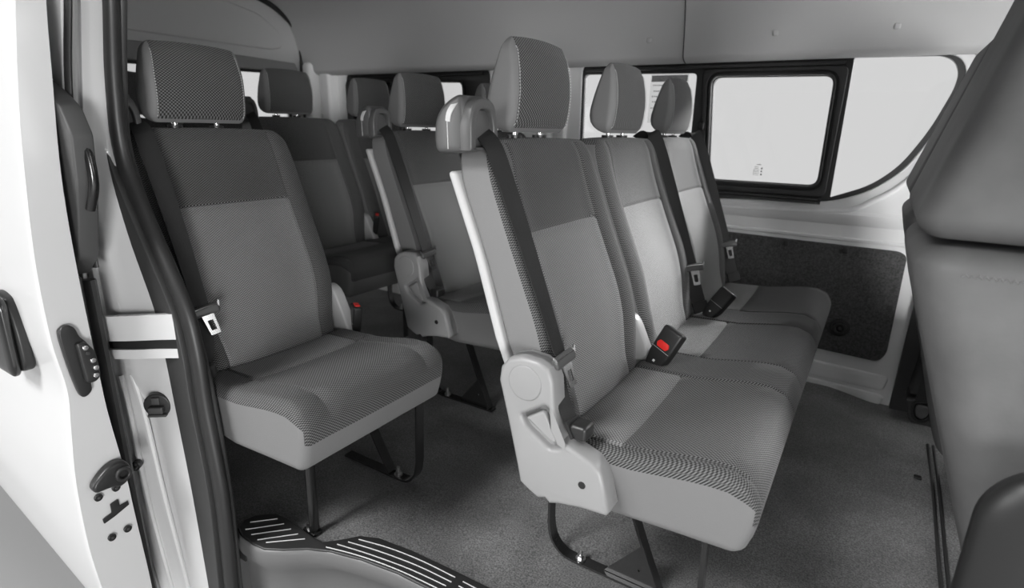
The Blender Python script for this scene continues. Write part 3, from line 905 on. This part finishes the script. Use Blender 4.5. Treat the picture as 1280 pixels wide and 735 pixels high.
# tailgate
tg = thing('tailgate', 'grey painted tailgate with rear window and pressed upper panel at the back', 'tailgate', (-3.12, 1.6, .0))
oy = [(y, z) for y, z in [(3.2 - y, z) for y, z in arch]]
tg_out = [(.70, -.05)] + [(y + (1.6 - y) * .0 , z + .02) for y, z in oy] + [(2.50, -.05)]
twin = fil([(.86, 1.272), (1.5, 1.283), (2.36, 1.305), (2.38, .80), (.84, .80)], [.05, 0, .05, .05, .05], 6)
m = MB(); m.plate(tg_out, [twin], 'yz', -3.14, -3.10, 0, .004)
m.build('tailgate_shell', JAMB, tg)
emb = fil([(.88, 1.42), (2.27, 1.418), (2.345, 1.44), (2.33, 1.52), (2.2, 1.60), (1.9, 1.655), (1.3, 1.655), (.95, 1.59), (.86, 1.5)], .03, 5)
m = MB(); m.plate(emb, [], 'yz', -3.112, -3.085, 0, .010); m.build('pressed_panel', JAMB, tg, sharp=30)
m = MB(); m.plate(fil([(.82, 1.36), (1.6, 1.375), (2.40, 1.36), (2.42, 1.318), (2.37, 1.308), (1.5, 1.286), (.85, 1.276)], .01), [], 'yz', -3.105, -3.06, 0, .008); m.build('window_surround', COVERP, tg)
m = MB(); m.plate(off_poly(twin, -.004), [], 'yz', -3.124, -3.120); m.build('pane', GLASS, tg)
m = MB(); m.plate(off_poly(twin, -.006), [off_poly(twin, .012)], 'yz', -3.11, -3.095, 0, .003); m.build('window_gasket', RUBBER, tg)

# ------------------------------------------------------------------ near (right-hand) body side behind the doorway
SEALPTS = [(-1.345, 1.31), (-1.354, 1.251), (-1.393, 1.102), (-1.405, .95), (-1.345, .82), (-1.243, .642), (-1.217, .535), (-1.212, .396), (-1.192, .169), (-1.205, -.107), (-1.21, -.27)]
LIPPTS = [(-1.335, 1.31), (-1.349, 1.255), (-1.397, 1.104), (-1.422, .96), (-1.372, .815), (-1.280, .650), (-1.235, .525), (-1.212, .385), (-1.198, .153), (-1.208, -.128), (-1.21, -.27)]
SX = cr(SEALPTS, 6)   # seal centre line (x,z)
LX = cr(LIPPTS, 6)
wn = fil([(-2.75, 1.25), (-1.72, 1.25), (-1.68, .82), (-2.75, .82)], .05)
m = MB()
m.plate([(x - .012, z) for x, z in SX] + [(-3.12, -.27), (-3.12, 1.31)], [wn], 'xz', .606, .632, 0, .002)
struct(m.build('wall_right', DARKTRIM))
OX = cr([(-1.335, 1.31), (-1.350, 1.235), (-1.405, 1.097), (-1.462, .93), (-1.480, .706), (-1.493, .569), (-1.500, .467), (-1.475, .326), (-1.463, .101), (-1.405, -.153), (-1.38, -.27)], 6)
assert len(OX) == len(SX)
m = MB()
m.plate([(x - .004, z) for x, z in OX] + [(-3.2, -.27), (-3.2, 1.31)], [wn], 'xz', .545, .562, 0, .002)
m.plate([(-1.45, 1.30), (-3.12, 1.30), (-3.12, 1.40), (1.3, 1.40), (1.3, 1.30)], [], 'xz', .58, .66, 0, .01)
struct(m.build('trim_7', WHITE))
# jamb surface between skin and seal, with a rolled lip and a pressed channel
m = MB(); N = len(SX); vs = []; fs = []; K = 15
for i in range(N):
    (x0, z0), (x1, z1) = OX[i], SX[i]
    for k in range(K):
        t = k / (K - 1)
        x = lerp(x0, x1, t); y = lerp(.556, .634, t); z = lerp(z0, z1, t)
        lip = .010 * math.exp(-((t - .05) / .06) ** 2) - .012 * math.exp(-((t - .18) / .06) ** 2) * smooth01(z, -.3, .6) + .006 * math.exp(-((t - .30) / .08) ** 2)
        lip += -.015 * smooth01(t, .8, 1.) + .006 * math.sin(PI * t)
        if z < .45: lip -= .022 * math.exp(-((t - .33) / .10) ** 2) * smooth01(.45 - z, 0, .1)
        vs.append((x + lip, y - lip * .5, z))
for i in range(N - 1):
    for k in range(K - 1):
        a = i * K + k; fs.append([a, a + K, a + K + 1, a + 1])
m.add(vs, fs)
struct(m.build('trim_8', JAMB, sharp=60))
def jamb_pt(i, t, lift):
    (x0, z0), (x1, z1) = OX[i], SX[i]
    return (lerp(x0, x1, t) + lift, lerp(.556, .634, t) - lift * .8, lerp(z0, z1, t))
for k, (t0, t1, i0, i1) in enumerate(((.10, .10, 0, 33), (.16, .16, 38, 60), (.30, .42, 38, 60), (.30, .36, 20, 33))):
    pts = [jamb_pt(i, lerp(t0, t1, (i - i0) / (i1 - i0)), .001) for i in range(i0, min(i1, len(OX) - 1) + 1)]
    m = MB(); m.tube(pts, .007, seg=8); struct(m.build('trim_%d' % (10 + k), JAMB))
# guide channel of the sliding door
gc = thing('door_rail', 'pale painted guide rail for the sliding door crossing the doorway jamb', 'rail', (-1.5, .58, .5))
def band(z0, z1, d, mt, name, dz=.0):
    pts = cr([(-1.85, .545 - d), (-1.62, .545 - d), (-1.520, .545 - d), (-1.455, .549 - d * .9), (-1.395, .563 - d * .7), (-1.345, .578 - d * .5), (-1.29, .598 - d * .2), (-1.245, .612)], 6)
    m = MB(); m.sweep([(x, y, (z0 + z1) / 2 + dz * (x + 1.5)) for x, y in pts], [(-(z1 - z0) / 2, -.006), ((z1 - z0) / 2, -.006), ((z1 - z0) / 2, .006), (-(z1 - z0) / 2, .006)], (0, 0, 1))
    return m.build(name, mt, gc, sharp=30)
band(.532, .590, .022, JAMB, 'rail_upper_face', .12)
band(.510, .532, .004, BLACKP, 'rail_slot', .12)
band(.488, .510, .018, JAMB, 'rail_lower_face', .12)
# round black check fitting and small bumper on the jamb
def jamb_fit(x, y, z, r, nm, lb):
    t = thing(nm, lb, 'fitting', (x, y, z))
    nrm = Vector((.62, -.78, 0)).normalized(); w = Vector((.78, .62, 0)); u = Vector((0, 0, 1))
    def T(a, b_, c): return tuple(Vector((x, y, z)) + w * a + u * b_ + nrm * c)
    m = MB(); m.plate(circ(0, 0, r, 24), [], 'xy', -.004, .012, 0, .003, fn=lambda a, b_, c: T(a, b_, c)); b = m.build('disc', BLACKP, t)
    m = MB(); m.rbox((0, -r * .25, .016), (r * .55, r * .28, .008), .003, lambda a, b_, c: T(a, b_, c), 0, seg=2)
    m.rbox((0, r * .45, .013), (r * .3, r * .3, .004), .002, lambda a, b_, c: T(a, b_, c), 0, seg=2)
    m.rbox((0, -r * .75, .014), (r * .7, r * .12, .006), .003, lambda a, b_, c: T(a, b_, c), 0, seg=2); m.build('clip', DARKTRIM, b)
    return t
jamb_fit(-1.335, .592, .386, .030, 'jamb_plug', 'round black plastic fitting on the painted doorway jamb')
jamb_fit(-1.42, .561, .212, .011, 'jamb_bumper', 'small black bumper low in the channel of the doorway jamb')
# door seal: fat tube and inner lip
t = thing('door_seal', 'thick black rubber seal running down the rear edge of the doorway', 'seal', (-1.3, .68, -.25))
m = MB(); m.tube([(x + .003, .630, z) for x, z in SX], .016, ry=.020, seg=16, wd=(0, 1, 0)); m.build('seal_bulb', RUBBER, t, sharp=80)
m = MB(); m.tube([(x, .650, z) for x, z in LX], .010, ry=.012, seg=12, wd=(0, 1, 0)); m.build('seal_lip', RUBBER2, t, sharp=80)
# inner pillar belt strap upper bracket
bk = thing('belt_bracket', 'black belt bracket on the inner wall behind the single seat', 'bracket', (-1.68, .65, 1.05))
m = MB(); m.plate(fil([(-1.72, 1.13), (-1.685, 1.13), (-1.65, 1.05), (-1.63, 1.00), (-1.66, .99), (-1.70, 1.04)], .01), [circ(-1.685, 1.075, .008, 12)], 'xz', .634, .650, 0, .003); m.build('bracket_plate', BLACKP, bk)

# near B pillar and header in front of the doorway (just outside the picture)
m = MB(); m.plate(fil([(.62, -.27), (.60, .6), (.66, 1.31), (.80, 1.31), (.80, -.27)], .03), [], 'xz', .58, .68, 0, .02); struct(m.build('trim_9', WHITE))

# ------------------------------------------------------------------ sliding door, slid back
sd = thing('sliding_door', 'white sliding door slid back along the outside of the body at the left', 'door', (-1.33, .45, -.1))
prof_o = cr([(.497, 1.36), (.470, 1.24), (.440, 1.05), (.424, .90), (.413, .75), (.412, .60), (.421, .49), (.413, .40), (.402, .28), (.400, .12), (.410, -.02), (.425, -.12), (.455, -.16)], 5)
prof_i = cr([(.500, -.15), (.507, -.07), (.500, .15), (.497, .25), (.486, .40), (.483, .50), (.480, .74), (.484, .92), (.500, 1.10), (.514, 1.24), (.535, 1.36)], 5)
# the skin and its front edge
m = MB(); ring = prof_o + prof_i; R_ = len(ring)
stx = [-1.330, -1.336, -1.345] + [-1.36 - .06 * i for i in range(20)]
cy = .47
vs = []
for i, x in enumerate(stx):
    lift = .0 + max(0, (-x - 1.36)) * .22
    for y, z in ring:
        k = .965 if i == 0 else (.99 if i == 1 else 1)
        yy = cy + (y - cy) * (k if y < cy else 1)
        zz = z if z > .3 else z + lift * smooth01(.3 - z, 0, .3)
        vs.append((x, yy, zz))
fs = []
for i in range(len(stx) - 1):
    for j in range(R_):
        z = ring[j][1]
        zn = ring[(j + 1) % R_][1]
        inwin = (.84 < z < 1.22 and .84 < zn < 1.22 and -1.60 > stx[i] > -2.40)
        if not inwin: fs.append([i * R_ + j, (i + 1) * R_ + j, (i + 1) * R_ + (j + 1) % R_, i * R_ + (j + 1) % R_])
# front edge face as a strip of quads
no = len(prof_o)
L = len(prof_i)
def at_z(pr_, z):
    s_ = sorted([(q[1], i) for i, q in enumerate(pr_)]); return min(s_, key=lambda q: abs(q[0] - z))[1]
cap = []
for j in range(no - 1):
    a, b_ = j, j + 1
    c = no + at_z(prof_i, prof_o[b_][1]); d = no + at_z(prof_i, prof_o[a][1])
    cap.append([a, b_] + ([c, d] if c != d else [c]))
    if d - c > 1:
        cap[-1] = [a, b_] + list(range(c, d + 1))
m.add(vs, fs + cap + [[(len(stx) - 1) * R_ + j for j in range(R_)]])
shell = m.build('door_shell', WHITE, sd, sharp=35)
m = MB(); m.plate(fil([(-2.42, .83), (-1.59, .83), (-1.59, 1.23), (-2.42, 1.23)], .02), [], 'xz', .455, .461, fn=lambda x, y, z: (x, y + interp(z, [(.83, -.012), (1.23, .02)]), z)); m.build('pane', TINT, sd)
# exterior handle
m = MB()
hp = cr([(-1.578, .640), (-1.560, .662), (-1.525, .672), (-1.490, .668), (-1.470, .655), (-1.452, .60), (-1.448, .55), (-1.452, .515), (-1.475, .502), (-1.530, .495), (-1.560, .510), (-1.566, .56)], 4, True)
m.plate(hp, [], 'xz', .396, .418, 0, .005); hd = m.build('outer_handle', BLACKP, sd)
m = MB(); m.rbox((-1.510, .388, .582), (.050, .012, .088), (.018, .010, .03), lambda x, y, z: (x - .12 * (z - .58) * 0 + .0, y, z), 0, seg=4)
m.build('handle_grip', BLACKM, hd)
# fittings on the front edge: all stand on the plane x = -1.33
XE = -1.327
def epl(poly, d0, d1, mt, name, bev=.002, holes=(), parent=None):
    m = MB(); m.plate(poly, list(holes), 'yz', XE + d0, XE + d1, 0, bev); return m.build(name, mt, parent or sd)
kp = epl(cr([(.424, .606), (.428, .622), (.440, .627), (.452, .618), (.458, .598), (.468, .582), (.476, .560), (.478, .520), (.474, .503), (.463, .497), (.461, .478), (.450, .468), (.440, .472), (.434, .50), (.428, .55)], 4, True), -.004, .010, BLACKP, 'contact_plate', .003)
epl(fil([(.445, .588), (.462, .588), (.475, .565), (.477, .508), (.466, .498), (.450, .50)], .008), .006, .024, BLACKP, 'contact_block', .004, parent=kp)
for y, z in ((.4575, .5775), (.4665, .5470), (.4695, .5300), (.4670, .5140)):
    epl(circ(y, z, .0052, 14), .015, .0285, CHROME, 'contact_pin', .001, parent=kp)
epl(circ(.461, .5640, .004, 12), .018, .026, DARKTRIM, 'pilot_boss', .001, parent=kp)
rl = epl(cr([(.424, .262), (.432, .276), (.452, .293), (.472, .300), (.490, .296), (.500, .280), (.499, .262), (.490, .246), (.474, .240), (.460, .246), (.440, .248), (.428, .250)], 4, True), -.003, .022, BLACKP, 'guide_bumper', .006)
epl(circ(.482, .270, .017, 20), .014, .030, RUBBER, 'bumper_ring', .003, holes=[circ(.482, .270, .009, 16)], parent=rl)
for y, z in ((.4362, .2270), (.4720, .2310), (.4460, .1165), (.4790, .1180)):
    b_ = epl(circ(y, z, .0085, 16), -.002, .004, BLACKM, 'screw', .0012)
    epl(circ(y, z, .0035, 6), .003, .0055, DARKTRIM, 'screw_socket', .0006, parent=b_)
epl(fil([(.436, .170), (.455, .176), (.455, .198), (.472, .201), (.473, .184), (.490, .186), (.491, .176), (.460, .164), (.437, .158)], .002), -.001, .0015, BLACKP, 'latch_slot', .0004)
# inner trim of the door with its grab handle, between door and body
m = MB(); m.plate(fil([(-1.52, 1.30), (-1.47, 1.12), (-1.36, 1.070), (-1.318, 1.045), (-1.290, .995), (-1.305, .90), (-1.36, .745), (-1.42, .70), (-2.45, .70), (-2.45, 1.30)], .01), [fil([(-2.42, .83), (-1.59, .83), (-1.59, 1.23), (-2.42, 1.23)], .02)], 'xz', .497, .535, 0, .004)
m.plate(fil([(-1.40, .70), (-1.40, -.10), (-2.4, .1), (-2.4, .70)], .01), [], 'xz', .497, .512, 0, .004)
it = m.build('inner_trim', DOORTRIM, sd)
m = MB(); m.tube(cr([(-1.405, .524, .69), (-1.395, .522, .5), (-1.39, .522, .2), (-1.385, .524, -.12)], 4), .013, seg=10, ry=.020, wd=(0, 1, 0)); m.build('gap_shade', RUBBER, sd)  # black tube added as the shade in the gap between door and jamb
m = MB(); m.tube(cr([(-1.315, .515, .985), (-1.300, .523, .960), (-1.298, .523, .90), (-1.318, .518, .850)], 5), .009, seg=10); m.build('grab_handle', BLACKM, it)
m = MB(); m.tube(cr([(-1.29, .545, 1.33), (-1.317, .542, 1.232), (-1.369, .54, 1.095), (-1.402, .54, .941), (-1.404, .54, .826), (-1.40, .54, .715)], 5), .011, seg=10, ry=.006); m.build('window_run', RUBBER, it)

# ------------------------------------------------------------------ light and camera
w = bpy.data.worlds.new('studio'); sc.world = w; w.use_nodes = True
nt = w.node_tree; bg = nt.nodes['Background']
tc = nt.nodes.new('ShaderNodeTexCoord'); sp = nt.nodes.new('ShaderNodeSeparateXYZ'); nt.links.new(tc.outputs['Generated'], sp.inputs[0])
rp = nt.nodes.new('ShaderNodeValToRGB'); mr_ = nt.nodes.new('ShaderNodeMapRange'); mr_.inputs['From Min'].default_value = -1; nt.links.new(sp.outputs['Y'], mr_.inputs['Value']); nt.links.new(mr_.outputs[0], rp.inputs[0])
rp.color_ramp.elements[0].position = .48; rp.color_ramp.elements[0].color = (.16, .16, .16, 1)
rp.color_ramp.elements[1].position = .78; rp.color_ramp.elements[1].color = (.74, .74, .74, 1)
nt.links.new(rp.outputs[0], bg.inputs[0]); bg.inputs[1].default_value = 1.0

def area(name, loc, target, size, power, sy=None):
    l = bpy.data.lights.new(name, 'AREA'); l.energy = power; l.size = size
    if sy: l.shape = 'RECTANGLE'; l.size_y = sy
    o = bpy.data.objects.new(name, l); C.objects.link(o); o.location = loc
    o.rotation_euler = (Vector(target) - Vector(loc)).to_track_quat('-Z', 'Y').to_euler()
    return o
area('studio_softbox', (-2.4, -3.6, 5.0), (-.8, .9, .4), 2.0, 480)
area('studio_softbox', (-4.6, -4.2, 1.6), (-1.2, .6, .5), 2.0, 110)
area('studio_softbox', (4.6, 1.6, 1.6), (-.6, 1.9, .6), 2.0, 60)
area('studio_softbox', (2.3, 5.6, 3.2), (-.4, 2.0, .5), 2.0, 2700)
area('studio_softbox', (3.4, -3.0, .55), (-.3, 2.4, 1.1), 1.6, 230)
sc.cycles.diffuse_bounces = 8
sc.cycles.max_bounces = 14

cam = bpy.data.cameras.new('camera'); co = bpy.data.objects.new('camera', cam); C.objects.link(co)
Rr = [(0.84447268, 0.53502182, 0.02485029), (0.17066864, -0.224823, -0.95933666), (-0.50767914, 0.81437477, -0.28116833)]
M4 = Matrix.Identity(4)
for i in range(3):
    M4[i][0] = Rr[0][i]; M4[i][1] = -Rr[1][i]; M4[i][2] = -Rr[2][i]
M4[0][3], M4[1][3], M4[2][3] = 0, 0, 1.03
co.matrix_world = M4
cam.sensor_width = 36; cam.lens = 36 * 715.40286 / 1280; cam.clip_start = .02
cam.dof.use_dof = True; cam.dof.focus_distance = 1.35; cam.dof.aperture_fstop = 3.2
sc.camera = co
sc.view_settings.view_transform = 'Standard'; sc.view_settings.look = 'None'
sc.view_settings.exposure = 0; sc.view_settings.gamma = 1; sc.view_settings.use_curve_mapping = False
for o in list(bpy.data.objects):
    if '_o' in o: del o['_o']
